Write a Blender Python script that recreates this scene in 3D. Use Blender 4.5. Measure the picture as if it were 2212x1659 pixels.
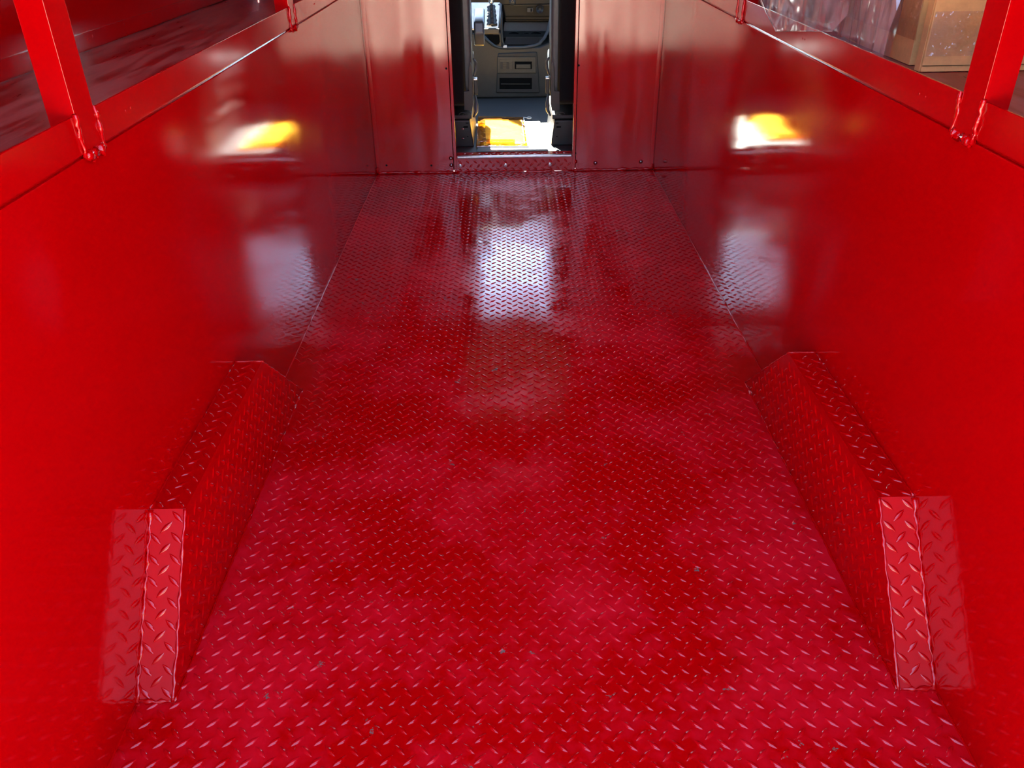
import bpy, bmesh, math, random
import numpy as np
from mathutils import Vector, Matrix, noise

for o in list(bpy.data.objects): bpy.data.objects.remove(o)
scene = bpy.context.scene
C = scene.collection
rnd = random.Random(7)

# ------------------------------------------------------------------ camera
F_PX, PITCH, ROLL, CAM_H = 1771.6, 0.5362, -0.0165, 1.12
fw = Vector((0, math.cos(PITCH), -math.sin(PITCH)))
rt0 = Vector((1, 0, 0)); up0 = rt0.cross(fw)
rt = math.cos(ROLL) * rt0 + math.sin(ROLL) * up0
up = -math.sin(ROLL) * rt0 + math.cos(ROLL) * up0
cam_data = bpy.data.cameras.new('camera')
cam_data.sensor_width = 36.0
cam_data.lens = F_PX / 2212 * 36.0
cam_data.clip_start = 0.02
cam = bpy.data.objects.new('camera', cam_data); C.objects.link(cam)
cam.matrix_world = Matrix(((rt.x, up.x, -fw.x, 0), (rt.y, up.y, -fw.y, 0), (rt.z, up.z, -fw.z, CAM_H), (0, 0, 0, 1)))
scene.camera = cam

def at(px, py, axis, val):
    """the real point where the sight line of a photo pixel meets the plane axis = val"""
    v = fw + rt * ((px - 1106) / F_PX) - up * ((py - 829.5) / F_PX)
    o = Vector((0, 0, CAM_H)); t = (val - o[axis]) / v[axis]
    return o + t * v

# ------------------------------------------------------------------ sky, sun, exposure
SUN_EL, SUN_AZ = math.radians(46), math.radians(-16)      # ahead of the van, a little to its left
world = bpy.data.worlds.new('world'); scene.world = world; world.use_nodes = True
wn = world.node_tree; wn.nodes.clear()
sky = wn.nodes.new('ShaderNodeTexSky'); sky.sky_type = 'NISHITA'; sky.sun_disc = False
sky.sun_elevation = SUN_EL; sky.sun_rotation = SUN_AZ; sky.dust_density = .3; sky.ozone_density = 1.6
bg = wn.nodes.new('ShaderNodeBackground'); bg.inputs['Strength'].default_value = 2.05
wo = wn.nodes.new('ShaderNodeOutputWorld')
wn.links.new(sky.outputs[0], bg.inputs[0]); wn.links.new(bg.outputs[0], wo.inputs[0])
sl = bpy.data.lights.new('sun', 'SUN'); sl.energy = 170; sl.angle = math.radians(0.53); sl.color = (1, .95, .86)
sun = bpy.data.objects.new('sun', sl); C.objects.link(sun)
sd = Vector((math.sin(SUN_AZ) * math.cos(SUN_EL), math.cos(SUN_AZ) * math.cos(SUN_EL), math.sin(SUN_EL)))
sun.rotation_euler = sd.to_track_quat('Z', 'Y').to_euler(); sun.location = sd * 20
scene.view_settings.view_transform = 'Standard'; scene.view_settings.look = 'None'
scene.view_settings.gamma = 1; scene.view_settings.exposure = 0.0
scene.view_settings.use_curve_mapping = False

# ------------------------------------------------------------------ materials
def new_mat(name):
    m = bpy.data.materials.new(name); m.use_nodes = True
    return m, m.node_tree, m.node_tree.nodes['Principled BSDF']
def N(nt, t, **kw):
    n = nt.nodes.new(t)
    for k, v in kw.items(): setattr(n, k, v)
    return n
def coords(nt, scale=(1, 1, 1)):
    g = N(nt, 'ShaderNodeNewGeometry'); mp = N(nt, 'ShaderNodeMapping')
    mp.inputs['Scale'].default_value = scale
    nt.links.new(g.outputs['Position'], mp.inputs[0]); return mp.outputs[0]
def noise_tex(nt, vec, scale, detail=2, rough=.5):
    n = N(nt, 'ShaderNodeTexNoise'); n.inputs['Scale'].default_value = scale
    n.inputs['Detail'].default_value = detail; n.inputs['Roughness'].default_value = rough
    nt.links.new(vec, n.inputs['Vector']); return n.outputs['Fac']
def ramp(nt, fac, p0, c0, p1, c1):
    r = N(nt, 'ShaderNodeValToRGB'); e = r.color_ramp.elements
    e[0].position = p0; e[0].color = c0 if len(c0) == 4 else (*c0, 1)
    e[1].position = p1; e[1].color = c1 if len(c1) == 4 else (*c1, 1)
    nt.links.new(fac, r.inputs[0]); return r.outputs[0]
def maprange(nt, fac, a, b, c, d):
    r = N(nt, 'ShaderNodeMapRange'); nt.links.new(fac, r.inputs[0])
    for i, v in enumerate((a, b, c, d)): r.inputs[i + 1].default_value = v
    return r.outputs[0]
def bump(nt, p, items):
    """items: list of (height socket, distance, strength)"""
    prev = None
    for h, dist, st in items:
        b = N(nt, 'ShaderNodeBump'); b.inputs['Distance'].default_value = dist; b.inputs['Strength'].default_value = st
        nt.links.new(h, b.inputs['Height'])
        if prev: nt.links.new(prev, b.inputs['Normal'])
        prev = b.outputs[0]
    nt.links.new(prev, p.inputs['Normal'])

RED = (0.43, 0.0, 0.001)
def paint(name, rough=.10, peel=.35, wave_scale=(1, 1, 1), wave=.5, base=RED, rvar=.06, ior=1.5):
    m, nt, p = new_mat(name)
    p.inputs['Base Color'].default_value = (*base, 1)
    p.inputs['IOR'].default_value = ior
    v = coords(nt)
    r = maprange(nt, noise_tex(nt, v, 5, 4, .6), .35, .7, rough, rough + rvar)
    nt.links.new(r, p.inputs['Roughness'])
    w = coords(nt, wave_scale)
    bump(nt, p, [(noise_tex(nt, w, 1, 1.0, .4), .004, wave), (noise_tex(nt, v, 420, 1, .5), .00006, peel)])
    return m

M = {}
M['wall'] = paint('red_wall_paint', .045, .4, (1.4, 1.4, 2.6), .8, ior=1.37)
M['bulkhead'] = paint('red_bulkhead_paint', .05, .5, (9, 1, 1.2), .95)
M['frame'] = paint('red_frame_paint', .11, .4, (2, 2, 2), .3)
M['weld'] = paint('red_weld_paint', .12, .6, (60, 60, 60), 1.0)
M['side'] = paint('red_body_side_paint', .09, .4, (1, 1, 1), .3, ior=1.33)
M['roof'] = paint('dull_red_ceiling_paint', .5, .2, (1, 1, 1), .1, base=(.40, .006, .006))

# diamond-plate floor paint: glossy, with worn dull patches, chips and dust
m, nt, p = new_mat('red_floor_paint'); M['floor'] = m
v = coords(nt)
big = noise_tex(nt, v, 2.6, 6, .62); fine = noise_tex(nt, v, 26, 5, .7)
mx = N(nt, 'ShaderNodeMath', operation='MULTIPLY_ADD'); nt.links.new(fine, mx.inputs[0]); mx.inputs[1].default_value = .35; nt.links.new(big, mx.inputs[2])
worn = maprange(nt, mx.outputs[0], .62, .80, 0, 1)
chips = maprange(nt, noise_tex(nt, v, 16, 6, .75), .655, .67, 0, 1)
col = N(nt, 'ShaderNodeMix', data_type='RGBA'); col.inputs['A'].default_value = (*RED, 1); col.inputs['B'].default_value = (.56, .004, .012, 1)
nt.links.new(worn, col.inputs['Factor'])
col2 = N(nt, 'ShaderNodeMix', data_type='RGBA'); nt.links.new(col.outputs['Result'], col2.inputs['A']); col2.inputs['B'].default_value = (.16, .10, .08, 1)
nt.links.new(chips, col2.inputs['Factor']); nt.links.new(col2.outputs['Result'], p.inputs['Base Color'])
nt.links.new(maprange(nt, worn, 0, 1, .07, .24), p.inputs['Roughness'])
p.inputs['IOR'].default_value = 1.5
bump(nt, p, [(noise_tex(nt, v, 2.2, 2, .5), .003, .35), (noise_tex(nt, v, 260, 2, .6), .0001, .6)])
M['floor'] = m
M['plate'] = paint('red_plate_paint', .10, .7, (14, 14, 14), .25)

# dusty scuffed shelf
m, nt, p = new_mat('dusty_red_shelf_paint'); M['shelf'] = m
v = coords(nt, (7, .8, 1)); s = noise_tex(nt, v, 4, 7, .65)
nt.links.new(ramp(nt, s, .42, (.24, .010, .008), .56, (.38, .13, .10)), p.inputs['Base Color'])
nt.links.new(maprange(nt, s, .3, .65, .25, .45), p.inputs['Roughness']); p.inputs['IOR'].default_value = 1.4

def simple(name, col, rough=.5, metal=0, ns=40, amt=.12, bmp=.0002, spec=.5):
    m, nt, p = new_mat(name)
    v = coords(nt); f = noise_tex(nt, v, ns, 3, .6)
    a = tuple(c * (1 - amt) for c in col); b = tuple(min(1, c * (1 + amt)) for c in col)
    nt.links.new(ramp(nt, f, .3, a, .7, b), p.inputs['Base Color'])
    p.inputs['Roughness'].default_value = rough; p.inputs['Metallic'].default_value = metal
    p.inputs['Specular IOR Level'].default_value = spec
    bump(nt, p, [(noise_tex(nt, v, ns * 8, 2, .5), bmp, .5)])
    return m
M['grey'] = simple('grey_cab_plastic', (.028, .029, .027), .42)
M['grey_dark'] = simple('dark_grey_cab_plastic', (.017, .017, .017), .5)
M['taupe'] = simple('taupe_cab_plastic', (.052, .045, .032), .45)
M['black'] = simple('black_cab_plastic', (.012, .012, .013), .45)
M['fabric'] = simple('black_seat_fabric', (.010, .010, .011), .95, ns=200, spec=.1)
M['vinyl'] = simple('grey_seat_vinyl', (.050, .060, .070), .38)
M['vinyl_dark'] = simple('dark_grey_vinyl', (.040, .050, .058), .35)
M['blackmetal'] = simple('black_bracket_metal', (.018, .017, .017), .45)
M['mat'] = simple('grey_rubber_mat', (.028, .031, .034), .6, ns=80)
M['alu'] = simple('brushed_aluminium', (.72, .71, .69), .35, .9)
M['steel'] = simple('bright_steel', (.75, .75, .74), .25, 1)
M['chrome'] = simple('satin_silver', (.80, .77, .70), .22, .9)
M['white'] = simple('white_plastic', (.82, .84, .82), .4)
M['hole'] = simple('opening_shade_black', (.004, .004, .004), .9, spec=.1)  # flat black painting the shade inside openings and recesses
M['head'] = simple('beige_headliner', (.13, .11, .095), .9)
M['tan'] = simple('tan_mark_and_glint', (.35, .22, .10), .5)
M['ground_shade'] = simple('painted_ground_shade', (.030, .029, .029), .85, ns=12, amt=.3)  # shade on the near ground is put into this dark colour
M['concrete'] = simple('pale_concrete', (.44, .35, .27), .85, ns=3, amt=.15)
M['blocker'] = simple('dark_sky_blocker', (.022, .026, .014), .9, ns=4, amt=.5, spec=.1)
M['van'] = simple('white_body_paint', (.75, .75, .75), .3)
M['paper'] = simple('white_paper', (.80, .79, .74), .7)

# cardboard with fine corrugation
def cardboard(name, col):
    m, nt, p = new_mat(name)
    v = coords(nt, (1, 1, 1)); f = noise_tex(nt, v, 22, 5, .65)
    nt.links.new(ramp(nt, f, .3, tuple(c * .82 for c in col), .7, tuple(c * 1.12 for c in col)), p.inputs['Base Color'])
    p.inputs['Roughness'].default_value = .75
    w = N(nt, 'ShaderNodeTexWave'); w.bands_direction = 'Z'; w.inputs['Scale'].default_value = 60; nt.links.new(v, w.inputs['Vector'])
    bump(nt, p, [(w.outputs['Fac'], .0003, .3), (noise_tex(nt, v, 300, 2), .0002, .4)])
    return m
M['card'] = cardboard('brown_cardboard', (.72, .38, .13))

def film(name, tint, rough, gloss, haze=0, hazecol=(.8, .75, .75), bscale=14, bdist=.02, ridged=False):
    """thin clear film: tinted see-through, fresnel gloss, a little haze"""
    m = bpy.data.materials.new(name); m.use_nodes = True; nt = m.node_tree; nt.nodes.clear()
    out = N(nt, 'ShaderNodeOutputMaterial'); tr = N(nt, 'ShaderNodeBsdfTransparent'); tr.inputs[0].default_value = (*tint, 1)
    gl = N(nt, 'ShaderNodeBsdfGlossy'); gl.inputs['Roughness'].default_value = rough
    lw0 = N(nt, 'ShaderNodeLayerWeight'); pw = N(nt, 'ShaderNodeMath', operation='POWER'); nt.links.new(lw0.outputs['Facing'], pw.inputs[0]); pw.inputs[1].default_value = 5
    lw = N(nt, 'ShaderNodeMath', operation='MULTIPLY_ADD'); nt.links.new(pw.outputs[0], lw.inputs[0]); lw.inputs[1].default_value = .95; lw.inputs[2].default_value = .05
    mul = N(nt, 'ShaderNodeMath', operation='MULTIPLY', use_clamp=True); nt.links.new(lw.outputs[0], mul.inputs[0]); mul.inputs[1].default_value = gloss
    if bdist:
        v = coords(nt); b = N(nt, 'ShaderNodeBump'); b.inputs['Distance'].default_value = bdist; b.inputs['Strength'].default_value = 1
        h_ = noise_tex(nt, v, bscale, 2, .5)
        if ridged:
            sb = N(nt, 'ShaderNodeMath', operation='SUBTRACT'); nt.links.new(h_, sb.inputs[0]); sb.inputs[1].default_value = .5
            ab = N(nt, 'ShaderNodeMath', operation='ABSOLUTE'); nt.links.new(sb.outputs[0], ab.inputs[0]); h_ = ab.outputs[0]
        nt.links.new(h_, b.inputs['Height']); nt.links.new(b.outputs[0], gl.inputs['Normal'])
    ms = N(nt, 'ShaderNodeMixShader'); nt.links.new(mul.outputs[0], ms.inputs[0])
    first = tr.outputs[0]
    if haze:
        df = N(nt, 'ShaderNodeBsdfDiffuse'); df.inputs[0].default_value = (*hazecol, 1)
        mh = N(nt, 'ShaderNodeMixShader'); mh.inputs[0].default_value = haze
        if ridged:
            vh = coords(nt, (1, 1, .5)); nt.links.new(maprange(nt, noise_tex(nt, vh, 11, 5, .6), .35, .68, haze * .35, haze * 2.1), mh.inputs[0])
        nt.links.new(tr.outputs[0], mh.inputs[1]); nt.links.new(df.outputs[0], mh.inputs[2]); first = mh.outputs[0]
    nt.links.new(first, ms.inputs[1]); nt.links.new(gl.outputs[0], ms.inputs[2]); nt.links.new(ms.outputs[0], out.inputs[0])
    return m
M['glass'] = film('window_glass', (.86, .90, .89), .0, 1.0, bdist=0)
M['cling'] = film('clear_polythene', (.95, .93, .94), .14, 1.5, haze=.20, hazecol=(.80, .55, .50), bscale=8, bdist=.016, ridged=True)
M['tape'] = film('clear_packing_tape', (.95, .9, .82), .10, 1.8, haze=.10, hazecol=(.85, .75, .62), bscale=38, bdist=.02, ridged=True)
M['amber'] = film('amber_vinyl', (1.0, .74, .22), .08, 1.2, haze=.10, hazecol=(.85, .30, .02), bscale=18, bdist=.01)

# ------------------------------------------------------------------ mesh helpers
class MB:
    def __init__(s): s.v = []; s.f = []; s.sm = []
    def add(s, verts, faces, smooth=False):
        b = len(s.v); s.v += [tuple(q) for q in verts]
        s.f += [tuple(b + i for i in f) for f in faces]; s.sm += [smooth] * len(faces); return s
    def box(s, x0, x1, y0, y1, z0, z1):
        return s.add([(x, y, z) for z in (z0, z1) for x, y in ((x0, y0), (x1, y0), (x1, y1), (x0, y1))],
                     [(3, 2, 1, 0), (4, 5, 6, 7), (0, 1, 5, 4), (1, 2, 6, 5), (2, 3, 7, 6), (3, 0, 4, 7)])
    def prism(s, poly, d):
        """closed prism: polygon of 3-D points swept by the vector d"""
        n = len(poly); P = [Vector(q) for q in poly]; d = Vector(d)
        return s.add(P + [q + d for q in P], [tuple(range(n - 1, -1, -1)), tuple(range(n, 2 * n))] +
                     [(i, (i + 1) % n, n + (i + 1) % n, n + i) for i in range(n)])
    def quad(s, a, b, c, d): return s.add([a, b, c, d], [(0, 1, 2, 3)])
    def tube(s, pts, r, n=8, smooth=True, closed=False):
        pts = [Vector(q) for q in pts]; rs = r if isinstance(r, (list, tuple)) else [r] * len(pts)
        vs = []; k = len(pts); ref = None
        for i, q in enumerate(pts):
            if closed: t = pts[(i + 1) % k] - pts[i - 1]
            else: t = pts[min(i + 1, k - 1)] - pts[max(i - 1, 0)]
            t.normalize()
            if ref is None:
                ref = Vector((0, 0, 1)) if abs(t.z) < .9 else Vector((1, 0, 0))
            a = t.cross(ref).normalized(); b = t.cross(a).normalized(); ref = -b
            vs += [q + (a * math.cos(2 * math.pi * j / n) + b * math.sin(2 * math.pi * j / n)) * rs[i] for j in range(n)]
        fs = []
        for i in range(k if closed else k - 1):
            i2 = (i + 1) % k
            fs += [(i * n + j, i * n + (j + 1) % n, i2 * n + (j + 1) % n, i2 * n + j) for j in range(n)]
        if not closed: fs += [tuple(range(n - 1, -1, -1)), tuple(range((k - 1) * n, k * n))]
        return s.add(vs, fs, smooth)
    def disc(s, c, nrm, prof, n=16):
        """lathe: prof = [(radius, height along nrm)]"""
        c = Vector(c); nrm = Vector(nrm).normalized()
        a = nrm.orthogonal().normalized(); b = nrm.cross(a); vs = []
        for r, h in prof:
            vs += [c + nrm * h + (a * math.cos(2 * math.pi * j / n) + b * math.sin(2 * math.pi * j / n)) * r for j in range(n)]
        k = len(prof)
        fs = [(i * n + j, i * n + (j + 1) % n, (i + 1) * n + (j + 1) % n, (i + 1) * n + j) for i in range(k - 1) for j in range(n)]
        fs += [tuple(range(n - 1, -1, -1)), tuple(range((k - 1) * n, k * n))]
        return s.add(vs, fs, True)
    def build(s, name, mat, parent=None, bevel=0, seg=2, props=None):
        me = bpy.data.meshes.new(name); me.from_pydata(s.v, [], s.f)
        me.polygons.foreach_set('use_smooth', s.sm); me.update()
        bm = bmesh.new(); bm.from_mesh(me)
        if bevel:
            bmesh.ops.remove_doubles(bm, verts=bm.verts, dist=1e-5)
        bmesh.ops.recalc_face_normals(bm, faces=bm.faces)
        if bevel:
            es = [e for e in bm.edges if len(e.link_faces) == 2 and e.calc_face_angle(0) > .35]
            bmesh.ops.bevel(bm, geom=es, offset=bevel, segments=seg, profile=.6, affect='EDGES', clamp_overlap=True)
            for f in bm.faces: f.smooth = True
        bm.to_mesh(me); bm.free()
        if bevel:
            me.set_sharp_from_angle(angle=math.radians(50))
        me.materials.append(M[mat] if isinstance(mat, str) else mat)
        o = bpy.data.objects.new(name, me); C.objects.link(o)
        if bevel:
            wn_ = o.modifiers.new('weighted_normal', 'WEIGHTED_NORMAL'); wn_.keep_sharp = True; wn_.weight = 100
        if parent:
            o.parent = parent; o.matrix_parent_inverse = Matrix.Translation(-world_loc(parent))
        for k, v in (props or {}).items(): o[k] = v
        return o
def world_loc(o):
    return Vector(o['_loc']) if '_loc' in o else Vector((0, 0, 0))
def thing(name, loc, label, cat, group=None):
    o = bpy.data.objects.new(name, None); C.objects.link(o); o.location = loc; o.empty_display_size = .05
    o['_loc'] = tuple(loc); o['label'] = label; o['category'] = cat
    if group: o['group'] = group
    return o
def tag(o, label, cat, group=None):
    o['label'] = label; o['category'] = cat
    if group: o['group'] = group
    return o
def struct(o, label=None, cat=None):
    o['kind'] = 'structure'
    if label: o['label'] = label; o['category'] = cat
    return o

# raised lens-shaped lugs of the tread plate
def lug_template(L=.0275, W=.0086, H=.0023):
    n = 5; rows = []
    ts = [-1, -.72, -.36, 0, .36, .72, 1]
    for t in ts:
        w = W / 2 * (1 - abs(t) ** 1.7); h = H * (1 - abs(t) ** 2.2)
        rows.append([(t * L / 2, -w, 0), (t * L / 2, -w * .55, h * .72), (t * L / 2, 0, h), (t * L / 2, w * .55, h * .72), (t * L / 2, w, 0)])
    v = []; f = []
    v.append(rows[0][2]); 
    for r in rows[1:-1]: v += r
    v.append(rows[-1][2])
    for i in range(4): f.append((0, 1 + i + 1, 1 + i))
    for k in range(len(rows) - 3):
        for i in range(4):
            a = 1 + k * 5 + i; f.append((a, a + 1, a + 6, a + 5))
    last = len(v) - 1; b = 1 + (len(rows) - 3) * 5
    for i in range(4): f.append((b + i, b + i + 1, last))
    return v, f
LV, LF = lug_template()
def lugs(mb, org, u, v, n, us, vs, inside, pitch=.0355, flip=1):
    """two crossed families of lugs on the plane org + a*u + b*v"""
    org, u, v, n = Vector(org), Vector(u).normalized(), Vector(v).normalized(), Vector(n).normalized()
    for fam in (0, 1):
        ang = math.radians(45 if fam else -45) * flip
        cu, su = math.cos(ang), math.sin(ang)
        du = u * cu + v * su; dv = -u * su + v * cu
        a = us[0] + fam * pitch / 2
        while a < us[1]:
            b = vs[0] + fam * pitch / 2
            while b < vs[1]:
                if inside(a, b):
                    c = org + u * a + v * b
                    sc = rnd.uniform(.94, 1.04)
                    mb.add([c + du * (q[0] * sc) + dv * (q[1]) + n * (q[2]) for q in LV], LF, True)
                b += pitch
            a += pitch
def bead(mb, pts, r=.004, jit=.35, step=.006, seed=0):
    """irregular weld or sealant bead along a polyline"""
    rr = random.Random(seed); P = [Vector(q) for q in pts]; path = []; rad = []
    for a, b in zip(P[:-1], P[1:]):
        n = max(2, int((b - a).length / step))
        for i in range(n + (b is P[-1])):
            path.append(a.lerp(b, i / n) + Vector([rr.uniform(-1, 1) * r * jit * .8 for _ in range(3)]))
            rad.append(r * (1 + rr.uniform(-jit, jit)))
    mb.tube(path, rad, 7); return mb

# ------------------------------------------------------------------ dimensions
XL, XR, YB, Y0 = -.6198, .6816, 3.853, .25
ZR0, ZR1, ZS = .8062, .8593, .800          # rail lower and upper edge, shelf top
OL, OR = -1.062, 1.13                       # outer side walls
ZC = 2.15                                   # ceiling
DL, DR, DT = -.243, .301, 1.45              # door opening in the bulkhead
ZF = .05                                    # cab floor

# ------------------------------------------------------------------ ground behind the van, van shell
struct(MB().quad((-60, -4.6, -.75), (60, -4.6, -.75), (60, 60, -.75), (-60, 60, -.75)).build('ground', 'ground_shade'), 'dark asphalt under the van, with shade put into its colour', 'ground')
struct(MB().quad((-60, -60, -.75), (60, -60, -.75), (60, -4.6, -.75), (-60, -4.6, -.75)).build('ground', 'concrete'), 'pale sunlit concrete behind the van', 'ground')

tl = MB(); rr_ = random.Random(5); x_ = -46.0  # row of tree shapes added to block the low sky behind the van
while x_ < 46:
    w_t = rr_.uniform(1.2, 3.8); h_t = rr_.uniform(5.5, 9.5); yt = -24 + rr_.uniform(-2, 2)
    tl.disc((x_ + w_t / 2, yt, -.75), (0, 0, 1), [(w_t * .30, 0), (w_t * .62, h_t * .25), (w_t * .70, h_t * .55), (w_t * .45, h_t * .85), (w_t * .08, h_t)], 14)
    x_ += w_t * rr_.uniform(.9, 1.25)
o_ = tl.build('distant_sky_blocker', 'blocker'); o_['kind'] = 'stuff'; o_['label'] = 'dark hedge shaped like trees, added far behind the van to hide low sky'; o_['category'] = 'blocker'

# floor of red tread plate
mb = MB(); mb.box(XL, XR, Y0, YB, -.06, 0)
lugs(mb, (XL, Y0, 0), (1, 0, 0), (0, 1, 0), (0, 0, 1), (.012, XR - XL), (.012, YB - Y0), lambda a, b: a < XR - XL - .010 and b < YB - Y0 - .010 and b > .2 and not (((a < .075) or (a > XR - XL - .075)) and .80 < b < 1.76))
struct(mb.build('floor', 'floor'), 'red painted diamond tread plate floor of the cargo aisle', 'floor')

# aisle side panels (lower walls under the shelves), outer walls, ceiling
struct(MB().box(XL - .025, XL, Y0, YB, -.06, ZR0 - .0055).build('wall_left', 'wall', bevel=.0025), 'glossy red sheet metal panel below the left shelf', 'wall')
struct(MB().box(XR, XR + .025, Y0, YB, -.06, ZR0 - .0055).build('wall_right', 'wall', bevel=.0025), 'glossy red sheet metal panel below the right shelf', 'wall')
struct(MB().box(OL - .03, OL, Y0, YB, -.06, ZC).build('wall_outer_left', 'side'), 'dark red body side behind the left shelf', 'wall')
struct(MB().box(OR, OR + .03, Y0, YB, -.06, ZC).build('wall_outer_right', 'side'), 'red body side behind the right shelf', 'wall')
struct(MB().box(OL - .03, OR + .03, .95, YB + .03, ZC, ZC + .04).build('ceiling', 'roof'), 'roof of the cargo body', 'ceiling')  # rear edge cut back to let more sky light onto the floor

# rear walls beside the wide rear opening
struct(MB().box(OL, XL - .03, Y0 - .03, Y0, -.06, ZC).build('wall_rear_left', 'wall'), 'rear body wall beside the opening', 'wall')
struct(MB().box(XR + .03, OR, Y0 - .03, Y0, -.06, ZC).build('wall_rear_right', 'wall'), 'rear body wall beside the opening', 'wall')

# bulkhead around the doorway, with folded door edges
T = .028
bl = MB(); bl.box(OL, DL - .016, YB, YB + T, -.06, ZC)
bl.box(DL - .013, DL, YB - .004, YB + T + .012, .0, DT)
struct(bl.build('wall_front_left', 'bulkhead', bevel=.0018), 'glossy red bulkhead panel left of the cab doorway', 'wall')
br = MB(); br.box(DR + .016, OR, YB, YB + T, -.06, ZC)
br.box(DR, DR + .013, YB - .004, YB + T + .012, .0, DT)
struct(br.build('wall_front_right', 'bulkhead', bevel=.0018), 'glossy red bulkhead panel right of the cab doorway', 'wall')
struct(MB().box(DL - .016, DR + .016, YB, YB + T, DT, ZC).build('wall_front_top', 'bulkhead', bevel=.0018), 'red bulkhead panel above the doorway', 'wall')
# corner angle strips and sealant
def corner(x, sgn, nm):
    mb = MB(); mb.box(min(x, x + sgn * .012), max(x, x + sgn * .012), YB - .004, YB - .0005, .004, 1.9)
    struct(mb.build(nm, 'frame', bevel=.0012))
corner(XL + .004, 1, 'trim_1'); corner(XR - .004, -1, 'trim_2')
mb = MB()
bead(mb, [(XL + .004, YB - .006, .006), (DL - .004, YB - .004, .003)], .0045, .5, .012, 3)
bead(mb, [(DR + .004, YB - .004, .003), (XR - .004, YB - .006, .006)], .0045, .5, .012, 4)
bead(mb, [(DL - .004, YB - .004, .001), (DR + .004, YB - .004, .001)], .004, .6, .02, 5)
bead(mb, [(XL + .004, YB - .006, .003), (XL + .004, YB - .006, .03)], .005, .5, .008, 6)
bead(mb, [(XR - .004, YB - .006, .003), (XR - .004, YB - .006, .03)], .005, .5, .008, 7)
struct(mb.build('trim_3', 'weld'), 'painted sealant bead where the bulkhead meets the floor', 'trim')
# thin sealant line along the floor edge of each side panel
for k, (x, s) in enumerate(((XL, 1), (XR, -1))):
    mb = MB(); bead(mb, [(x + s * .001, 1.88, 0), (x + s * .001, YB, 0)], .0022, .3, .02, 11 + k)
    bead(mb, [(x + s * .001, Y0 + .2, 0), (x + s * .001, .88, 0)], .0022, .3, .02, 21 + k)
    struct(mb.build('trim_%d' % (4 + k), 'frame'))

# bolts and screw holes in the bulkhead
def bolt(x, z, label, y=YB, grp='bolts along the foot of the bulkhead', mat='steel'):
    mb = MB(); mb.disc((x, y - .0002, z), (0, -1, 0), [(.0095, 0), (.0095, .0012), (.0062, .0014), (.0062, .0015)], 18)
    mb.disc((x, y - .0015, z), (0, -1, 0), [(.0055, 0), (.0052, .0028), (.0034, .0044), (.001, .005)], 6)
    return tag(mb.build('bolt', mat), label, 'bolt', grp)
def hole(x, z, label):
    mb = MB(); mb.disc((x, YB + .0004, z), (0, -1, 0), [(.0048, 0), (.0048, .0008), (.004, .0009)], 14)
    return tag(mb.build('screw_hole', 'hole'), label, 'screw hole', 'empty screw holes in the bulkhead')
bolt(-.269, .069, 'bright bolt left of the doorway, upper one of the pair')
bolt(-.269, .036, 'bright bolt left of the doorway, lower one of the pair')
bolt(.316, .043, 'paint-covered bolt low beside the right door edge', mat='frame')
bolt(.410, .036, 'bright bolt low on the right bulkhead panel, nearer the doorway')
bolt(.624, .038, 'bright bolt low on the right bulkhead panel, nearer the corner')
hole(-.269, .467, 'small black screw hole at mid height left of the doorway')
hole(.320, .471, 'small black screw hole at mid height right of the doorway')
hole(-.574, .040, 'black screw hole at the foot of the left panel near the corner')
hole(-.363, .036, 'black screw hole at the foot of the left panel near the doorway')
hole(.315, .082, 'black screw hole low beside the right door edge')

# raised door sill: tread plate riser and top, aluminium nosing, three bolts
sill = thing('door_sill', (.03, YB, 0), 'raised red tread plate sill across the foot of the cab doorway', 'door sill')
mb = MB(); mb.prism([(DL, YB + .002, .001), (DL, YB + .07, .001), (DL, YB + .07, .066), (DL, YB + .002, .066)], (DR - DL, 0, 0))
lugs(mb, (DL, YB + .002, 0), (1, 0, 0), (0, 0, 1), (0, -1, 0), (.015, DR - DL), (.014, .06), lambda a, b: .012 < a < DR - DL - .012 and b < .052, pitch=.0355)
mb.build('riser', 'plate', sill)
mb = MB(); mb.box(DL, DR, YB + .012, YB + .075, .066, .074)
lugs(mb, (DL, YB + .02, .074), (1, 0, 0), (0, 1, 0), (0, 0, 1), (.015, DR - DL), (.014, .05), lambda a, b: a < DR - DL - .012 and b < .042)
mb.build('top_plate', 'plate', sill)
MB().box(DL + .004, DR - .004, YB - .006, YB + .013, .0665, .0765).build('nosing', 'alu', sill, .003, 3, {'label': 'aluminium nosing strip'})
for x in (-.227, -.013, .196):
    mb = MB(); mb.disc((x, YB - .0002, .032), (0, -1, 0), [(.009, 0), (.009, .0014), (.006, .0016)], 18)
    mb.disc((x, YB - .0018, .032), (0, -1, 0), [(.0055, 0), (.0052, .003), (.0034, .0046), (.001, .0052)], 6)
    mb.build('bolt', 'steel', sill, props={'label': 'bright bolt'})

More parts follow.
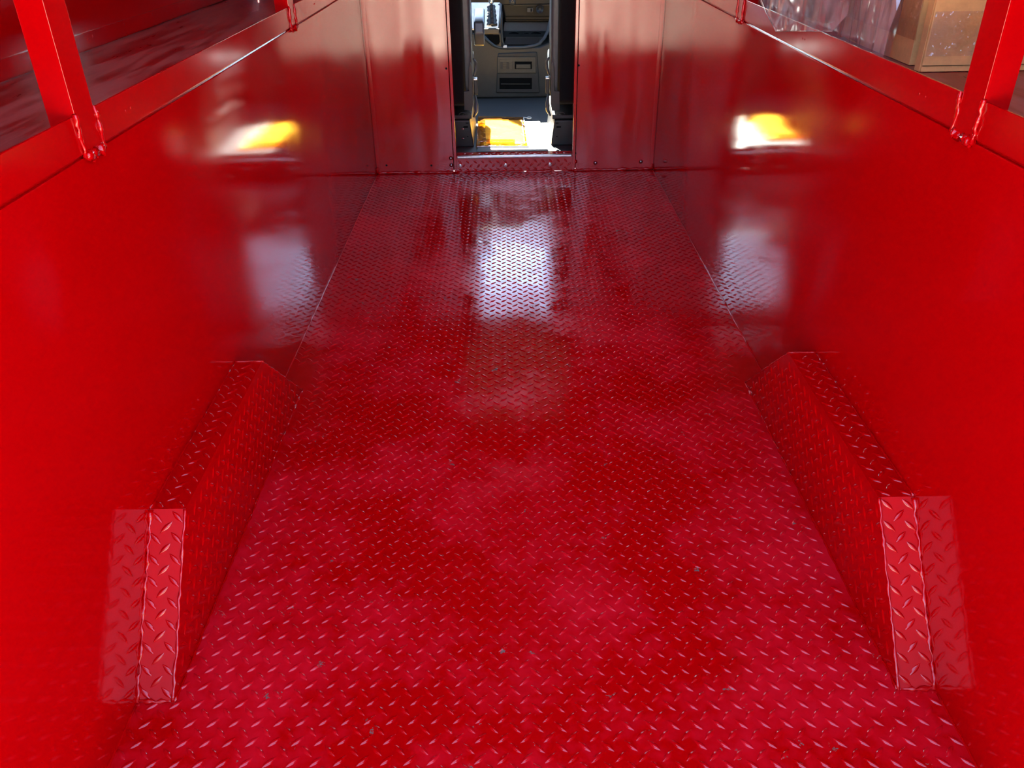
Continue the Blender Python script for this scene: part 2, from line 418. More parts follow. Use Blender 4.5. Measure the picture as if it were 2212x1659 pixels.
# ------------------------------------------------------------------ wheel well boxes
YN0, YN1, YF1, YF0, HB, WB = .888, 1.096, 1.610, 1.869, .2328, .0614
def wheel_box(x, s, label):
    """s = +1: grows from the left panel towards +x"""
    t = thing('wheel_well_cover', (x + s * WB / 2, (YN0 + YF0) / 2, 0), label, 'wheel well cover', 'wheel well covers')
    prof = [(YN0, .001), (YN1, HB), (YF1, HB), (YF0, .001)]
    x1 = x + s * WB; e = x + s * .0005
    mb = MB(); mb.prism([(e, y, z) for y, z in prof], (s * (WB - .0005), 0, 0))
    # inner face
    def ins(a, b):
        y, z = YN0 + a, b
        if z > HB - .011 or z < .011: return False
        return y > YN0 + (YN1 - YN0) * z / HB + .014 and y < YF0 - (YF0 - YF1) * z / HB - .016
    lugs(mb, (x1, YN0, 0), (0, 1, 0), (0, 0, 1), (s, 0, 0), (.008, 1), (.013, HB), ins)
    # top
    lugs(mb, (x, YN1, HB), (s, 0, 0), (0, 1, 0), (0, 0, 1), (.0125, WB), (.012, YF1 - YN1), lambda a, b: a < WB - .010 and b < YF1 - YN1 - .008, flip=s)
    # near slope and far slope
    d = Vector((0, YN1 - YN0, HB)); n = Vector((0, -HB, YN1 - YN0))
    lugs(mb, (x, YN0, .001), (s, 0, 0), d, n, (.0125, WB), (.014, d.length), lambda a, b: a < WB - .010 and b < d.length - .010, flip=s)
    d2 = Vector((0, YF1 - YF0, HB)); n2 = Vector((0, HB, YF0 - YF1))
    lugs(mb, (x, YF0, .001), (s, 0, 0), d2, n2, (.0125, WB), (.014, d2.length), lambda a, b: a < WB - .010 and b < d2.length - .010, flip=s)
    mb.build('cover_plate', 'plate', t)
    w = MB()
    bead(w, [(x1 - s * .001, YN0, .002), (x1 - s * .001, YN1, HB)], .0026, .5, .010, 31)
    bead(w, [(x + s * .002, YN0, .002), (x + s * .002, YN1, HB)], .0032, .7, .009, 32)
    bead(w, [(x + s * .002, YN0, .002), (x1, YN0, .002)], .0035, .7, .007, 33)
    w.build('weld_bead', 'weld', t)
    w = MB()
    bead(w, [(x1, YF0, .002), (x1 - s * .001, YF1, HB)], .0022, .5, .01, 34)
    bead(w, [(x1 + s * .001, YN0, .001), (x1 + s * .001, YF0, .001)], .0022, .6, .012, 35)
    bead(w, [(x + s * .001, YN1, HB), (x + s * .001, YF1, HB)], .0018, .6, .02, 36)
    bead(w, [(x, YF1, HB), (x1, YF1, HB)], .0022, .6, .008, 37)
    w.build('weld_bead', 'weld', t)
    return t
wheel_box(XL, 1, 'red tread plate wheel well cover along the left side panel')
wheel_box(XR, -1, 'red tread plate wheel well cover along the right side panel')

# ------------------------------------------------------------------ shelves
def shelf(x, xo, s, label):
    t = thing('shelf', ((x + xo) / 2, 2.0, ZS), label, 'shelf', 'long shelves above the side panels')
    MB().box(min(x - s * .003, xo), max(x - s * .003, xo), Y0, YB - .001, ZS - .02, ZS).build('shelf_board', 'shelf', t, props={'label': 'scuffed dusty shelf top'})
    # front rail: stands 2 mm proud of the panel below, groove between them
    a, b = sorted((x + s * .0022, x - s * .003))
    MB().box(a, b, Y0, YB - .001, ZR0, ZR1).build('front_rail', 'frame', t, .0012, 2)
    g = MB(); a, b = sorted((x - s * .012, x - s * .005)); g.box(a, b, Y0, YB - .001, ZR0 - .010, ZR0 + .006)
    g.build('rail_groove', 'frame', t)
    for y in ((1.371, 1.392, 2.9, 2.912) if s > 0 else (1.378, 1.40, 2.0, 2.015)):
        mb = MB(); mb.disc((x + s * .0022, y, .831), (s, 0, 0), [(.0022, 0), (.002, .0006), (.0008, .0010)], 8); mb.build('weld_dimple', 'weld', t)
    return t
shelf(XL, OL, 1, 'empty red shelf with a front rail running along the left side')
shelf(XR, OR, -1, 'red shelf with a front rail along the right side carrying boxes')

def post(x, s, y0, y1, label):
    """square tube post welded over the rail, from the panel top to the ceiling"""
    t = thing('shelf_post', (x - s * .02, (y0 + y1) / 2, ZR0), label, 'post', 'posts welded to the shelf rails')
    a, b = sorted((x + s * .004, x - s * .036))
    MB().box(a, b, y0, y1, ZR0 - .002, ZC).build('square_tube', 'frame', t, .0022, 2)
    xx = x + s * .0045
    for k, y in enumerate((y0 - .0015, y1 + .0015)):
        w = MB(); bead(w, [(xx, y, ZR1 + .002), (xx, y, ZR0 - .004)], .0034, .5, .006, int(y * 100) + k)
        w.build('weld_bead', 'weld', t)
    w = MB(); bead(w, [(xx - s * .001, y0 - .001, ZR0 - .005), (xx - s * .001, y1 + .001, ZR0 - .005)], .0045, .9, .0045, int(y0 * 77))
    for j in range(5):
        yy = y0 + (y1 - y0) * (j + .5) / 5
        bead(w, [(xx, yy, ZR0 - .003), (xx, yy, ZR0 - .010 - rnd.random() * .006)], .0030, .5, .004, 70 + j)
    w.build('weld_bead', 'weld', t)
post(XL, 1, 1.204, 1.265, 'red square post on the left rail, the near one with its bright rear face')
post(XR, -1, 1.204, 1.265, 'red square post on the right rail beside the cardboard box')
post(XL, 1, 2.552, 2.615, 'red square post on the left rail, the far one near the bulkhead')
post(XR, -1, 2.552, 2.615, 'red square post on the right rail behind the plastic bag')

# unseen upper shelf added overhead to darken each bay
for x, xo, nm, lb in ((XL, OL, 'added_upper_shelf', 'added unseen red shelf darkening the left bay'), (XR, OR, 'added_upper_shelf', 'added unseen red shelf darkening the right bay')):
    tag(MB().box(min(x, xo), max(x, xo), Y0, YB, 1.40, 1.42).build(nm, 'frame'), lb, 'shelf')

# ribs and bolt pairs low on the left outer wall
rib = [2.23, 2.47, 2.91]
for (y, z, lb) in [(1.95, .83, 'small painted bolt low on the left body side, seen nearest the near post'), (2.235, .825, 'small painted bolt low on the left body side, nearer one of the first pair'),
                   (2.262, .829, 'small painted bolt low on the left body side, farther one of the first pair'), (2.466, .832, 'small painted bolt on the left body side, upper one of the middle stacked pair'),
                   (2.470, .806, 'small painted bolt on the left body side, lower one of the middle stacked pair'), (2.675, .833, 'small painted bolt on the left body side alone between the two stacked pairs'),
                   (2.91, .829, 'small painted bolt on the left body side, upper one of the far stacked pair'), (2.93, .808, 'small painted bolt on the left body side, lower one of the far stacked pair')]:
    mb = MB(); mb.disc((OL, y, z), (1, 0, 0), [(.006, 0), (.006, .002), (.004, .006), (.001, .007)], 10)
    tag(mb.build('wall_bolt', 'weld'), lb, 'bolt', 'painted bolts behind the left shelf')
mb = MB(); mb.box(OL, OL + .006, Y0, YB, ZS + .004, ZS + .042)
struct(mb.build('trim_6', 'wall', bevel=.001))
# ------------------------------------------------------------------ cardboard boxes on the right shelf
def carton(x0, x1, y0, y1, h, label, gap=.006):
    t = thing('cardboard_box', ((x0 + x1) / 2, (y0 + y1) / 2, ZS), label, 'cardboard box', 'cardboard boxes on the right shelf')
    z0 = ZS + .001
    mb = MB(); mb.box(x0, x1, y0, y1, z0, z0 + h); mb.build('carton_body', 'card', t, .0025, 2)
    return t, z0
t, z0 = carton(.842, 1.118, 1.752, 1.784, .26, 'slim tan cardboard box standing on edge with wrinkled tape, by the near right post')
def rough_sheet(mb, a, b, c, d, nu, nv, amp, nrm, sc, seed):
    a, b, c, d, nrm = map(Vector, (a, b, c, d, nrm)); vs = []
    for j in range(nv + 1):
        for i in range(nu + 1):
            p = a.lerp(b, i / nu).lerp(d.lerp(c, i / nu), j / nv)
            vs.append(p + nrm * amp * (noise.noise(p * sc + Vector((seed, 0, 0))) + .5 * abs(noise.noise(p * sc * 2.7 + Vector((0, seed, 0))))))
    w = nu + 1
    mb.add(vs, [(j * w + i, j * w + i + 1, (j + 1) * w + i + 1, (j + 1) * w + i) for j in range(nv) for i in range(nu)], True)
mb = MB(); rough_sheet(mb, (.8435, 1.7505, z0 + .030), (1.115, 1.7505, z0 + .030), (1.115, 1.7505, z0 + .113), (.8435, 1.7505, z0 + .113), 60, 22, .0018, (0, -1, 0), 38, 4)
mb.build('packing_tape', 'tape', t, props={'label': 'wrinkled clear tape'})
MB().box(.842, 1.118, 1.7495, 1.752, z0 + .012, z0 + .0125).build('flap_seam', 'hole', t)
mb = MB(); mb.prism([(.8405, 1.757, z0), (.8405, 1.780, z0), (.8405, 1.780, z0 + .25), (.8405, 1.757, z0 + .25)], (.0012, 0, 0))
mb.build('side_flap', 'card', t)
t, z0 = carton(.850, 1.115, 1.828, 2.26, .30, 'brown cardboard box with its taped side facing the aisle, behind the slim box')
mb = MB(); rough_sheet(mb, (.8485, 1.82, z0 + .05), (.8485, 2.25, z0 + .05), (.8485, 2.25, z0 + .13), (.8485, 1.82, z0 + .13), 60, 14, .0016, (-1, 0, 0), 30, 9)
mb.build('packing_tape', 'tape', t, props={'label': 'wrinkled clear tape'})

# ------------------------------------------------------------------ clear plastic bag over the right rail
bag = thing('plastic_bag', (.76, 2.2, ZS), 'crumpled clear plastic bag spilling over the right shelf rail', 'plastic bag')
mb = MB()
nu, nv = 30, 22; vs = []
for j in range(nv + 1):
    for i in range(nu + 1):
        u, w = i / nu, j / nv                       # u along the shelf, w over the bundle from front to back
        y = 1.66 + u * .85
        ang = math.pi * w
        edge = min(1, .55 + 7.0 * min(u, 1 - u))
        x = .763 - .060 * math.cos(ang) * (.7 + .3 * edge); z = ZS + .012 + (.38 + .03 * math.sin(u * 7)) * max(0, math.sin(ang)) ** .45 * edge
        y = 1.60 + 2.2 * (x - .70) + u * .80
        pnt = Vector((x, y, z)); q = pnt * 9
        k = .016 * noise.noise(q) + .016 * abs(noise.noise(q * 2.3))
        vs.append(pnt + Vector((max(-.004, k * -math.cos(ang)), k * .8, k * math.sin(ang))))
w_ = nu + 1
for j in range(nv):
    for i in range(nu):
        a = j * w_ + i; quad = [a, a + 1, a + w_ + 1, a + w_]
        if (i + j) % 2: mb.f += [(quad[0], quad[1], quad[2]), (quad[0], quad[2], quad[3])]
        else: mb.f += [(quad[0], quad[1], quad[3]), (quad[1], quad[2], quad[3])]
        mb.sm += [False, False]
mb.v = [tuple(q) for q in vs]
mb.build('film', 'cling', bag)
mb = MB()
A, B = Vector((.674, 1.826, .871)), Vector((.674, 2.204, .821)); 
top = [Vector((.69, 1.80, .905)), Vector((.68, 2.0, .96)), Vector((.676, 2.2, .93)), Vector((.674, 2.40, .878))]
mb.add([A, Vector((.672, 2.02, .847)), B, Vector((.672, 2.30, .85))] + top + [Vector((.71, 1.86, 1.05)), Vector((.70, 2.08, 1.06)), Vector((.70, 2.3, 1.05)), Vector((.69, 2.5, 1.0))],
       [(0, 1, 5, 4), (1, 2, 6), (1, 6, 5), (2, 3, 7), (2, 7, 6), (4, 5, 8), (5, 9, 8), (5, 6, 10, 9), (6, 7, 11), (6, 11, 10)])
mb.build('hanging_flap', 'cling', bag)
mb = MB(); mb.tube([A, (.6735, 2.02, .846), B], .0012, 6); mb.tube([B, (.673, 2.30, .85), (.674, 2.42, .90)], .0015, 6)
mb.build('sealed_edge', 'cling', bag)
# dark object inside the bag
mb = MB(); mb.box(.745, .785, 2.10, 2.26, ZS + .05, ZS + .15)
tag(mb.build('dark_package', 'grey_dark', bevel=.015, seg=3), 'dark package wrapped inside the clear plastic bag', 'package')

# ------------------------------------------------------------------ cab shell
CX, CY1 = 1.0, 5.95
struct(MB().box(-CX, CX, YB + T + .05, CY1, ZF - .06, ZF).build('floor_cab', 'mat'), 'dark grey rubber floor of the cab', 'floor')
for s, nm in ((-1, 'wall_cab_left'), (1, 'wall_cab_right')):
    mb = MB(); a, b = sorted((s * CX, s * (CX + .05)))
    mb.box(a, b, YB + T, CY1, ZF - .1, .80); mb.box(a, b, YB + T, 4.25, .80, 1.50); mb.box(a, b, 5.30, 5.40, .80, 1.50); mb.box(a, b, YB + T, 5.4, 1.38, 1.50)
    struct(mb.build(nm, 'grey_dark'), 'cab door and pillar', 'wall')
struct(MB().quad((-CX - .02, 4.25, .80), (-CX - .02, 5.30, .80), (-CX - .02, 5.30, 1.38), (-CX - .02, 4.25, 1.38)).build('window_1', 'glass'))
struct(MB().quad((CX + .02, 4.25, .80), (CX + .02, 5.30, .80), (CX + .02, 5.30, 1.38), (CX + .02, 4.25, 1.38)).build('window_2', 'glass'))
struct(MB().quad((-CX, 5.92, 1.00), (CX, 5.92, 1.00), (CX * .86, 5.28, 1.47), (-CX * .86, 5.28, 1.47)).build('window_3', 'glass'), 'sloping windshield of the cab', 'window')
struct(MB().box(-CX - .05, CX + .05, YB + T, 5.27, 1.47, 1.52).build('ceiling_cab', 'head'), 'headliner of the cab', 'ceiling')
struct(MB().box(-CX, CX, 5.925, 5.97, -.1, .99).build('wall_firewall', 'grey_dark'), 'firewall under the windshield', 'wall')
for s in (-1, 1):
    mb = MB(); a = Vector((s * CX, 5.92, 1.0)); b = Vector((s * CX * .86, 5.28, 1.47)); mb.prism([a, a + Vector((s * .06, 0, 0)), b + Vector((s * .20, 0, 0)), b], (0, -.05, .02))
    struct(mb.build('trim_%d' % (8 if s > 0 else 7), 'grey_dark'))
struct(MB().box(-CX, CX, 5.21, 5.27, 1.385, 1.469).build('trim_9', 'head', bevel=.01))
mr = thing('rear_view_mirror', (.08, 5.30, 1.345), 'black rear view mirror hanging inside the windshield', 'mirror')
mb = MB(); mb.disc((.08, 5.30, 1.345), (0, -1, 0), [(.02, -.02), (.045, -.012), (.05, 0)], 20)
mb.v = [((x - .08) * 2.9 + .08, y, z) for x, y, z in mb.v]; mb.build('mirror_housing', 'black', mr)
mb = MB(); mb.tube([(.08, 5.315, 1.36), (.08, 5.33, 1.425)], .012, 10); mb.build('mirror_stem', 'black', mr)
for s, lb in ((-1, 'left'), (1, 'right')):
    tag(MB().box(s * .5 - .28, s * .5 + .28, 5.02, 5.20, 1.40, 1.42).build('sun_visor', 'head', bevel=.008), 'folded sun visor above the %s seat' % lb, 'sun visor')

# ------------------------------------------------------------------ dashboard and console
dash = thing('dashboard', (0, 5.6, .6), 'dark dashboard top above the beige console face', 'dashboard')
def zrow(py, y, px=1130): return at(px, py, 1, y).z
mb = MB(); mb.prism([(-.98, 5.34, zrow(12, 5.34)), (-.98, 5.30, .70), (-.98, 5.36, .87), (-.98, 5.52, .945), (-.98, 5.88, 1.03), (-.98, 5.88, .72), (-.98, 5.52, .66)], (1.96, 0, 0))
mb.build('dash_top', 'black', dash, .012, 3)
a = at(1107, 4, 1, 5.325)
mb = MB(); mb.disc((a.x, 5.335, a.z), (0, -1, 0), [(.020, 0), (.020, .006), (.016, .009)], 20); mb.build('hazard_button', 'grey_dark', dash)
mb = MB()
for q in range(3):
    an = math.pi / 2 + q * 2 * math.pi / 3; an2 = an + 2 * math.pi / 3
    mb.tube([(a.x + .010 * math.cos(an), 5.325, a.z + .010 * math.sin(an)), (a.x + .010 * math.cos(an2), 5.325, a.z + .010 * math.sin(an2))], .0011, 5)
mb.build('hazard_mark', 'tan', dash)

con = thing('center_console', (.06, 5.3, ZF), 'grey centre console with cup holders and vent panel between the seats', 'console')
# lower body front face, tapering to the floor
yf = 5.255
P = lambda x, y, d=yf: at(x, y, 1, d)
zt = P(1120, 103).z
body = [(-.24, ZF + .001), (.36, ZF + .001), (.40, .42), (.34, .40), (.20, P(1160, 101).z), (.12, zt), (-.02, P(1100, 104).z), (-.06, P(1085, 100).z), (-.13, P(1050, 84).z), (-.26, .46)]
mb = MB(); mb.prism([(x, yf + .002, z) for x, z in body], (0, .30, 0)); mb.build('console_body', 'grey', con, .012, 3)
# recessed centre strip (between the side bulges)
mb = MB(); mb.prism([P(1072, 200), P(1166, 200), P(1160, 112), P(1076, 115)], (0, -.012, 0)); mb.build('front_panel', 'grey_dark', con, .008, 3)
y2 = yf - .012
P2 = lambda x, y: at(x, y, 1, y2)
def rect(mb, x0, y0, x1, y1, Y, th, dy=None):
    a, b, c, d = (at(x, y, 1, Y) for x, y in ((x0, y1), (x1, y1), (x1, y0), (x0, y0)))
    mb.prism([a, b, c, d], (0, -th, 0)); return mb
vp = rect(MB(), 1074, 122, 1158, 158, y2 + .001, .010).build('switch_panel', 'taupe', con, .006, 3, {'label': 'taupe switch and ashtray panel'})
rect(MB(), 1079, 128, 1107, 153, y2 - .009, .003).build('knob_bezel', 'taupe', vp, .002)
for x0, x1 in ((1081, 1086), (1094, 1099)): rect(MB(), x0, 134, x1, 149, y2 - .011, .005).build('slider_switch', 'grey_dark', vp, .0012)
for k in range(3): rect(MB(), 1086.5, 134.5 + 5 * k, 1093.5, 138 + 5 * k, y2 - .011, .004).build('push_button', 'taupe', vp, .001)
rect(MB(), 1100.5, 136, 1106, 148, y2 - .011, .003).build('push_button', 'taupe', vp, .001)
rect(MB(), 1112, 133, 1149, 149, y2 - .009, .002).build('tray_recess', 'hole', vp)
rect(MB(), 1115, 139, 1146, 147.5, y2 - .010, .004).build('tray_front', 'taupe', vp, .001)
pk = rect(MB(), 1079, 168, 1149, 192, y2 + .001, .003).build('pocket', 'hole', con, props={'label': 'pocket with its inner shade painted black'})
rect(MB(), 1082, 180.5, 1145, 182, y2 - .001, .005).build('pocket_divider', 'grey', pk)
# tray with rim, storage bins, cup holders
prof = [(103, yf), (98, yf + .012), (97, yf + .03)]
def sheet(rows, x0, x1, th=.006):
    """rows: (py, Y, xl, xr) in photo rows at known depth -> a bent sheet"""
    mb = MB(); vs = []
    for py, Y, xl, xr in rows: vs += [at(xl, py, 1, Y), at(xr, py, 1, Y)]
    n = len(rows); back = [v + Vector((0, th, -th)) for v in vs]
    mb.add(vs + back, [(2 * i, 2 * i + 1, 2 * i + 3, 2 * i + 2) for i in range(n - 1)] + [(2 * n + 2 * i + 2, 2 * n + 2 * i + 3, 2 * n + 2 * i + 1, 2 * n + 2 * i) for i in range(n - 1)] +
           [(2 * i, 2 * i + 2, 2 * n + 2 * i + 2, 2 * n + 2 * i) for i in range(n - 1)] + [(2 * i + 3, 2 * i + 1, 2 * n + 2 * i + 1, 2 * n + 2 * i + 3) for i in range(n - 1)] +
           [(1, 0, 2 * n, 2 * n + 1), (2 * n - 2, 2 * n - 1, 4 * n - 1, 4 * n - 2)])
    return mb
sheet([(99, 5.30, 1090, 1160), (80, 5.325, 1093, 1175), (79.5, 5.34, 1088, 1178), (67, 5.50, 1088, 1184), (48, 5.51, 1090, 1190)], 0, 0).build('cup_tray', 'grey', con)
sheet([(48.5, 5.52, 1086, 1192), (38, 5.55, 1086, 1196)], 0, 0).build('shelf_recess', 'hole', con)
up_ = sheet([(38, 5.42, 1092, 1192), (34, 5.40, 1092, 1196), (12, 5.37, 1088, 1204), (8, 5.37, 1088, 1206)], 0, 0, .02).build('upper_panel', 'taupe', con)
rect(MB(), 1093, 45, 1192, 38, 5.49, .03).build('panel_lip', 'grey_dark', con, .004)
sheet([(96, 5.292, 1095, 1158), (81.5, 5.318, 1097, 1166)], 0, 0, .004).build('storage_bin', 'grey_dark', con)
for cx, rr in ((1110, .032), (1137, .018), (1158, .034)):
    c = at(cx, 74, 1, 5.42); mb = MB()
    mb.tube([c + Vector((rr * math.cos(2 * math.pi * k / 24), rr * 1.0 * math.sin(2 * math.pi * k / 24), .002 + .25 * rr * math.sin(2 * math.pi * k / 24))) for k in range(24)], .0022, 6, closed=True)
    cup = mb.build('cup_holder', 'grey', con)
    mb = MB(); mb.disc(c + Vector((0, 0, .001)), (0, -.25, 1), [(rr, 0), (rr * .98, .0012)], 24); mb.build('cup_well', 'hole', cup)
a = at(1166, 20.5, 1, 5.36); mb = MB(); mb.disc(a, (0, -1, .05), [(.0235, 0), (.0235, .006), (.019, .009), (.0185, .004), (.001, .004)], 26)
so = mb.build('power_socket', 'black', con)
mb = MB(); mb.box(a.x - .004, a.x + .004, a.y - .0085, a.y - .004, a.z + .002, a.z + .006); mb.build('socket_mark', 'taupe', so)
rect(MB(), 1139, 17, 1151, 26, 5.368, .004).build('usb_port', 'taupe', con, .001)
rect(MB(), 1146, 18.5, 1149, 25, 5.363, .002).build('usb_slot', 'hole', con)
# bluish rim running round the tray like a handle
rim = [at(x, y, 1, Y) for x, y, Y in ((1044, 78, 5.20), (1056, 90, 5.21), (1066, 98, 5.225), (1078, 102, 5.235), (1100, 103, 5.235), (1130, 102.5, 5.235), (1155, 99, 5.235), (1166, 94, 5.235), (1176, 82, 5.25), (1183, 68, 5.27), (1188, 48, 5.29), (1193, 25, 5.31), (1197, -6, 5.33))]
mb = MB(); mb.tube(rim, .0095, 10); mb.build('tray_rim', 'vinyl_dark', con)
mb = MB(); mb.tube([at(x, y, 1, Y) for x, y, Y in ((1089, 101, 5.225), (1085, 88, 5.22), (1083, 60, 5.20), (1083, 30, 5.17), (1079, 8, 5.16))], [.008, .0075, .008, .008, .010], 10); mb.build('divider_rib', 'vinyl_dark', con)
rect(MB(), 1066, 101, 1084, 70, 5.24, .012).build('side_pocket_rim', 'grey', con, .006)
mb = MB(); mb.prism([at(x, y, 1, 5.227) for x, y in ((1051, 76), (1078, 75), (1080, 90), (1077, 96), (1071, 97), (1060, 90))], (0, -.003, 0)); mb.build('side_pocket', 'hole', con)
rect(MB(), 1087, 103, 1095, 97.5, 5.222, .006).build('sun_spot_tab', 'white', con, .003, props={'label': 'small white tab painted as a sun spot'})  # white tab painted in for a small spot of sunlight
# gear lever on its raised base
gl_ = thing('gear_lever', tuple(at(1062, 62, 1, 5.02)), 'gear lever with silver knob, black gaiter and pale surround', 'gear lever')
mb = MB(); a = [at(x, y, 1, 5.06) for x, y in ((1042, 70), (1078, 70), (1079, 58), (1041, 58))]; mb.prism(a, (0, -.08, 0)); mb.build('lever_base', 'taupe', gl_, .006, 3)
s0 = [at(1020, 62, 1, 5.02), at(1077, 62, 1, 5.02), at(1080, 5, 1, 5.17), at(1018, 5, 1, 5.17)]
mb = MB(); mb.prism(s0, (0, .01, -.01)); mb.build('lever_surround', 'white', gl_, .003, props={'label': 'surround with sun glare put into its white'})  # white colour carries the sun glare on grey plastic
mb = MB(); mb.tube([at(1079, 62, 1, 5.0), at(1080, 40, 1, 5.06), at(1082, 10, 1, 5.14)], .007, 8); mb.build('surround_rim', 'grey', gl_)
vs = MB(); c0, c1 = at(1063, 56, 1, 4.99), at(1061, 11, 1, 5.02)
pts = []; rad = []
for k in range(13):
    f = k / 12; pts.append(c0.lerp(c1, f)); rad.append((.030 * (1 - f) + .022 * f) * (1 + .10 * math.sin(k * 2.4)))
vs.tube(pts, rad, 14); vs.build('gaiter', 'black', gl_)
mb = MB(); mb.tube([at(1061, 11, 1, 5.02), at(1061, 4, 1, 5.02), at(1061, 0, 1, 5.025), at(1062, -14, 1, 5.03)], [.012, .013, .018, .020], 16); mb.build('lever_knob', 'chrome', gl_)
mb = MB(); mb.tube([at(1061, 12, 1, 5.02), at(1061, 9.5, 1, 5.02)], .016, 16); mb.build('knob_collar', 'steel', gl_)
for k, (px, py) in enumerate(((1053.5, 27), (1053, 33), (1053.5, 39))):
    mb = MB(); mb.disc(at(px, py, 1, 4.985), (0, -1, .3), [(.004, 0), (.003, .002), (.001, .003)], 8); mb.build('gear_mark', 'white', gl_)
mb = MB(); mb.prism([at(x, y, 1, 4.97) for x, y in ((1051.5, 58), (1062, 58), (1060, 54), (1057, 51.5), (1053.5, 54))], (0, .004, 0)); mb.build('base_badge', 'white', gl_)

# floor mat and tunnel edge between seats
mb = MB(); vs = [Vector((-.155, 4.0, ZF + .002)), Vector((.195, 4.0, ZF + .002)), Vector((.17, 4.86, ZF + .002)), Vector((-.10, 4.86, ZF + .002))]
mb.prism(vs, (0, 0, .006)); tag(mb.build('rubber_mat', 'mat', bevel=.002), 'flat grey rubber mat on the cab floor between the seats', 'mat')

# ------------------------------------------------------------------ seats
def seat(s, xin, label, arm):
    """s = -1 left, +1 right; xin = inner edge of the backrest"""
    t = thing('driver_seat' if s < 0 else 'passenger_seat', (xin + s * .27, 4.35, ZF), label, 'car seat')
    X = lambda d: xin + s * d                     # d measured outward from the aisle
    def bx(d0, d1, y0, y1, z0, z1, nm, mat, bev=.01, par=t, props=None):
        a, b = sorted((X(d0), X(d1))); return MB().box(a, b, y0, y1, z0, z1).build(nm, mat, par, bev, 3, props)
    # backrest shell tapering upward, leaning back a little
    mb = MB(); yb, zl, zh = 4.13, .25, 1.05
    mb.prism([(X(.035), yb, zl), (X(.035), yb - .05, zh), (X(.035), yb + .10, zh + .02), (X(.035), yb + .16, zl)], (s * .48, 0, 0)); mb.build('backrest', 'fabric', t, .02, 3)
    mb = MB(); mb.prism([(X(.0), yb + .04, zl + .02), (X(-.002), yb + .00, zh - .02), (X(.0), yb + .16, zh - .02), (X(.0), yb + .22, zl + .02)], (s * .05, 0, 0)); mb.build('side_bolster', 'vinyl', t, .018, 4, {'label': 'grey vinyl bolster'})
    bx(.16, .42, 4.10, 4.20, 1.08, 1.28, 'headrest', 'fabric', .03)
    bx(.01, .52, 4.22, 4.74, .30, .42, 'seat_cushion', 'vinyl', .03)
    bx(.02, .52, 4.20, 4.72, .23, .30, 'seat_frame', 'blackmetal', .006)
    # recliner side plate with its square skirt
    mb = MB(); z = lambda py, Y=4.10: at(1106 + s * 100, py, 1, Y).z
    pl = [(X(.00), .31), (X(.00), z(142)), (X(.006), z(135)), (X(.016), z(150)), (X(.018), z(196)), (X(.042), z(198)), (X(.044), z(238)), (X(.006), z(240)), (X(.0), z(225))]
    mb.prism([(x, 4.10, zz) for x, zz in pl if True][1:], (0, .016, 0)); mb.build('recliner_cover', 'black' if 0 else 'blackmetal', t, .0025, 2)
    # lever and belt buckle at the aisle side
    mb = MB(); mb.tube([(X(-.006), 4.20, .45), (X(-.016), 4.22, .43), (X(-.014), 4.22, .40), (X(-.004), 4.20, .37)], [.004, .007, .007, .004], 10); mb.build('recline_lever', 'vinyl', t)
    bx(-.022, -.004, 4.17, 4.21, .29, .36, 'belt_buckle', 'black', .004)
    bx(-.022, -.004, 4.168, 4.212, .357, .364, 'buckle_top', 'steel', .002)
    mb = MB(); mb.tube([(X(-.006), 4.19, .295), (X(-.014), 4.18, .24), (X(-.012), 4.17, .21), (X(.002), 4.16, .185)], [.004, .009, .009, .005], 8); mb.build('buckle_stalk', 'vinyl', t)
    # pedestal with slots
    zp = z(262); 
    mb = MB(); mb.prism([(X(.004), 4.12, ZF), (X(.020), 4.12, zp), (X(.48), 4.12, zp), (X(.48), 4.12, ZF)], (0, .46, 0)); pd = mb.build('pedestal', 'blackmetal', t, .006, 3)
    for d0, d1, zz, hh in ((.030, .052, zp - .035, .007), (.026, .040, zp - .015, .004), (.030, .036, zp - .080, .004)):
        a, b = sorted((X(d0), X(d1))); MB().box(a, b, 4.1165, 4.121, zz, zz + hh).build('slot', 'hole', pd)
    bx(.006, .0075, 4.113, 4.13, ZF + .01, zp - .005, 'pedestal_edge_glint', 'tan', .0006)  # tan strip paints the golden highlight along the pedestal side
    # slide rail and wiring
    bx(.01, .50, 4.14, 4.60, zp + .002, zp + .02, 'slide_rail', 'blackmetal', .003)
    for k, (d, r) in enumerate(((.030, .018), (.055, .016), (.040, .012))):
        mb = MB(); pts = [(X(d + r * math.cos(a_)), 4.13 - .006 * k, zp + .026 + .7 * r * math.sin(a_)) for a_ in [math.pi * q / 10 for q in range(11)]]
        mb.tube(pts, .0012, 6); mb.build('wire', 'grey', t)
    for k, zz in enumerate((zp - .038, zp - .085)):
        if s < 0:
            mb = MB(); mb.disc((X(.062), 4.112, zz), (.9, -.4, 0), [(.004, 0), (.004, .012), (.002, .014)], 10); mb.build('pedestal_bolt', 'steel', t)
    if arm:
        zA, zB = at(1035, 98, 1, 4.33).z, at(1035, 40, 1, 4.33).z; x0, x1 = at(1024, 60, 1, 4.33).x, at(1046, 60, 1, 4.33).x
        ar = MB(); ar.prism([(x0, 4.31, zA), (x0, 4.29, zA + .06), (x0, 4.30, zB - .012), (x0, 4.34, zB + .006), (x0, 4.48, zB + .03), (x0, 4.56, zB + .02), (x0, 4.50, zB - .03), (x0, 4.37, zB - .06), (x0, 4.36, zA)], (x1 - x0, 0, 0))
        ar.build('armrest', 'vinyl_dark', t, .010, 4, {'label': 'folded grey armrest'})
    return t
seat(-1, -.166, 'black cloth seat on the left with a grey folding armrest', True)
seat(1, .210, 'black cloth seat on the right side of the cab doorway', False)

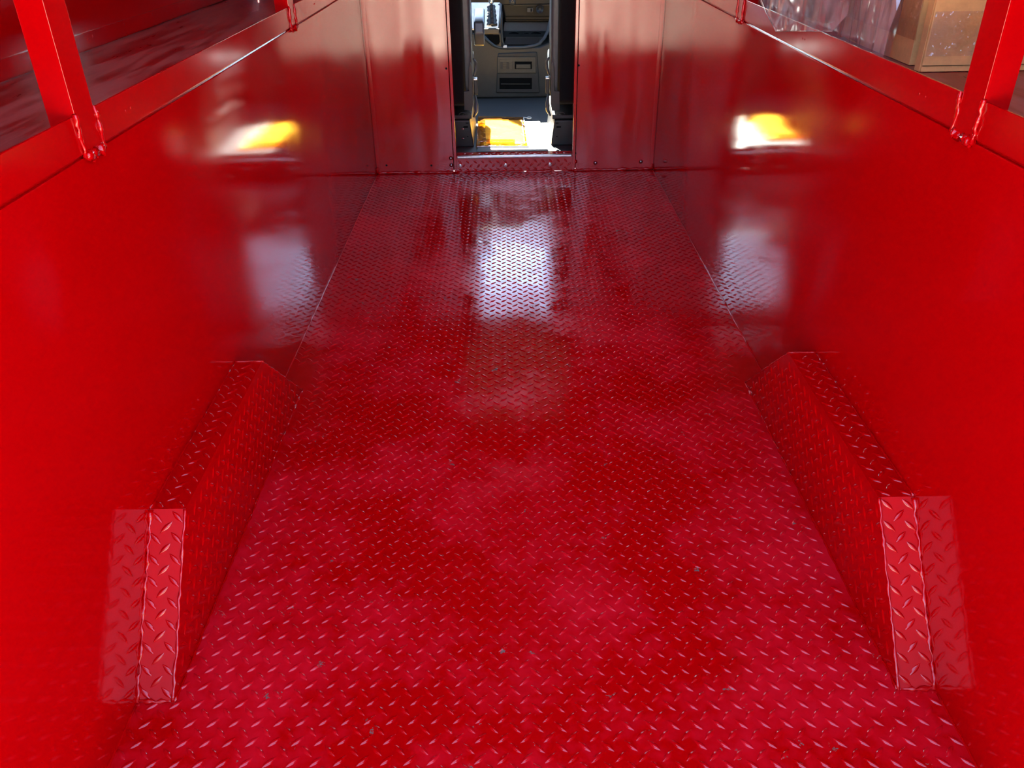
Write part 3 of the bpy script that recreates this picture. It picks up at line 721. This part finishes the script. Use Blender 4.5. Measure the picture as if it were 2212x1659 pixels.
# ------------------------------------------------------------------ amber document pouch on the cab floor
zf = ZF + .010
q = lambda x, y: at(x, y, 2, zf)
pouch = thing('document_pouch', tuple(q(1090, 290)), 'amber see-through document pouch lying on the cab floor in the sun', 'pouch')
A, B, Cc, D = q(1030, 317), q(1141, 317), q(1131, 254), q(1034, 252)
def slab(mb, a, b, c, d, th, nu=24, nv=24, amp=.003, sc=14):
    rows = []
    for lay in (0, 1):
        for j in range(nv + 1):
            for i in range(nu + 1):
                p_ = a.lerp(b, i / nu).lerp(d.lerp(c, i / nu), j / nv); e = min(1, 8 * min(i / nu, 1 - i / nu, j / nv, 1 - j / nv))
                rows.append(p_ + Vector((0, 0, (th * e + amp * noise.noise(p_ * sc) * e) if lay else 0)))
    w = nu + 1; n = w * (nv + 1)
    f = [(j * w + i, j * w + i + 1, (j + 1) * w + i + 1, (j + 1) * w + i) for j in range(nv) for i in range(nu)]
    mb.add(rows, [tuple(reversed(x)) for x in f] + [tuple(k + n for k in x) for x in f], True)
slab_mb = MB(); slab(slab_mb, A, B, Cc, D, .012); slab_mb.build('pouch_film', 'amber', pouch)
mb = MB(); mb.tube([A, B], .003, 6); mb.tube([B, Cc], .003, 6); mb.build('pouch_zip', 'paper', pouch, props={'label': 'pale zip edge'})
mb = MB(); mb.tube([A, D], .003, 6); mb.tube([D, Cc], .003, 6); mb.build('pouch_seam', 'amber', pouch)
mb = MB(); mb.prism([q(1034, 313) + Vector((0, 0, .013)), q(1112, 313) + Vector((0, 0, .013)), q(1112, 308) + Vector((0, 0, .013)), q(1035, 308) + Vector((0, 0, .013))], (0, 0, .004)); mb.build('pouch_strip', 'amber', pouch, .0015)
mb = MB(); c = q(1143, 257) + Vector((0, 0, .006))
mb.tube([c + Vector((.012 * math.cos(2 * math.pi * k / 20), .020 * math.sin(2 * math.pi * k / 20), 0)) for k in range(20)], .0022, 6, closed=True)
mb.tube([c + Vector((-.012, 0, 0)), Cc + Vector((0, -.01, .004))], .0022, 6); mb.build('zip_pull', 'white', pouch, props={'label': 'white ring zip pull'})
mb = MB(); mb.prism([q(1050, 312) + Vector((0, 0, .003)), q(1134, 312) + Vector((0, 0, .003)), q(1128, 262) + Vector((0, 0, .003)), q(1048, 262) + Vector((0, 0, .003))], (0, 0, .003))
tag(mb.build('paper_sheet', 'paper'), 'white papers inside the amber pouch on the cab floor', 'paper')
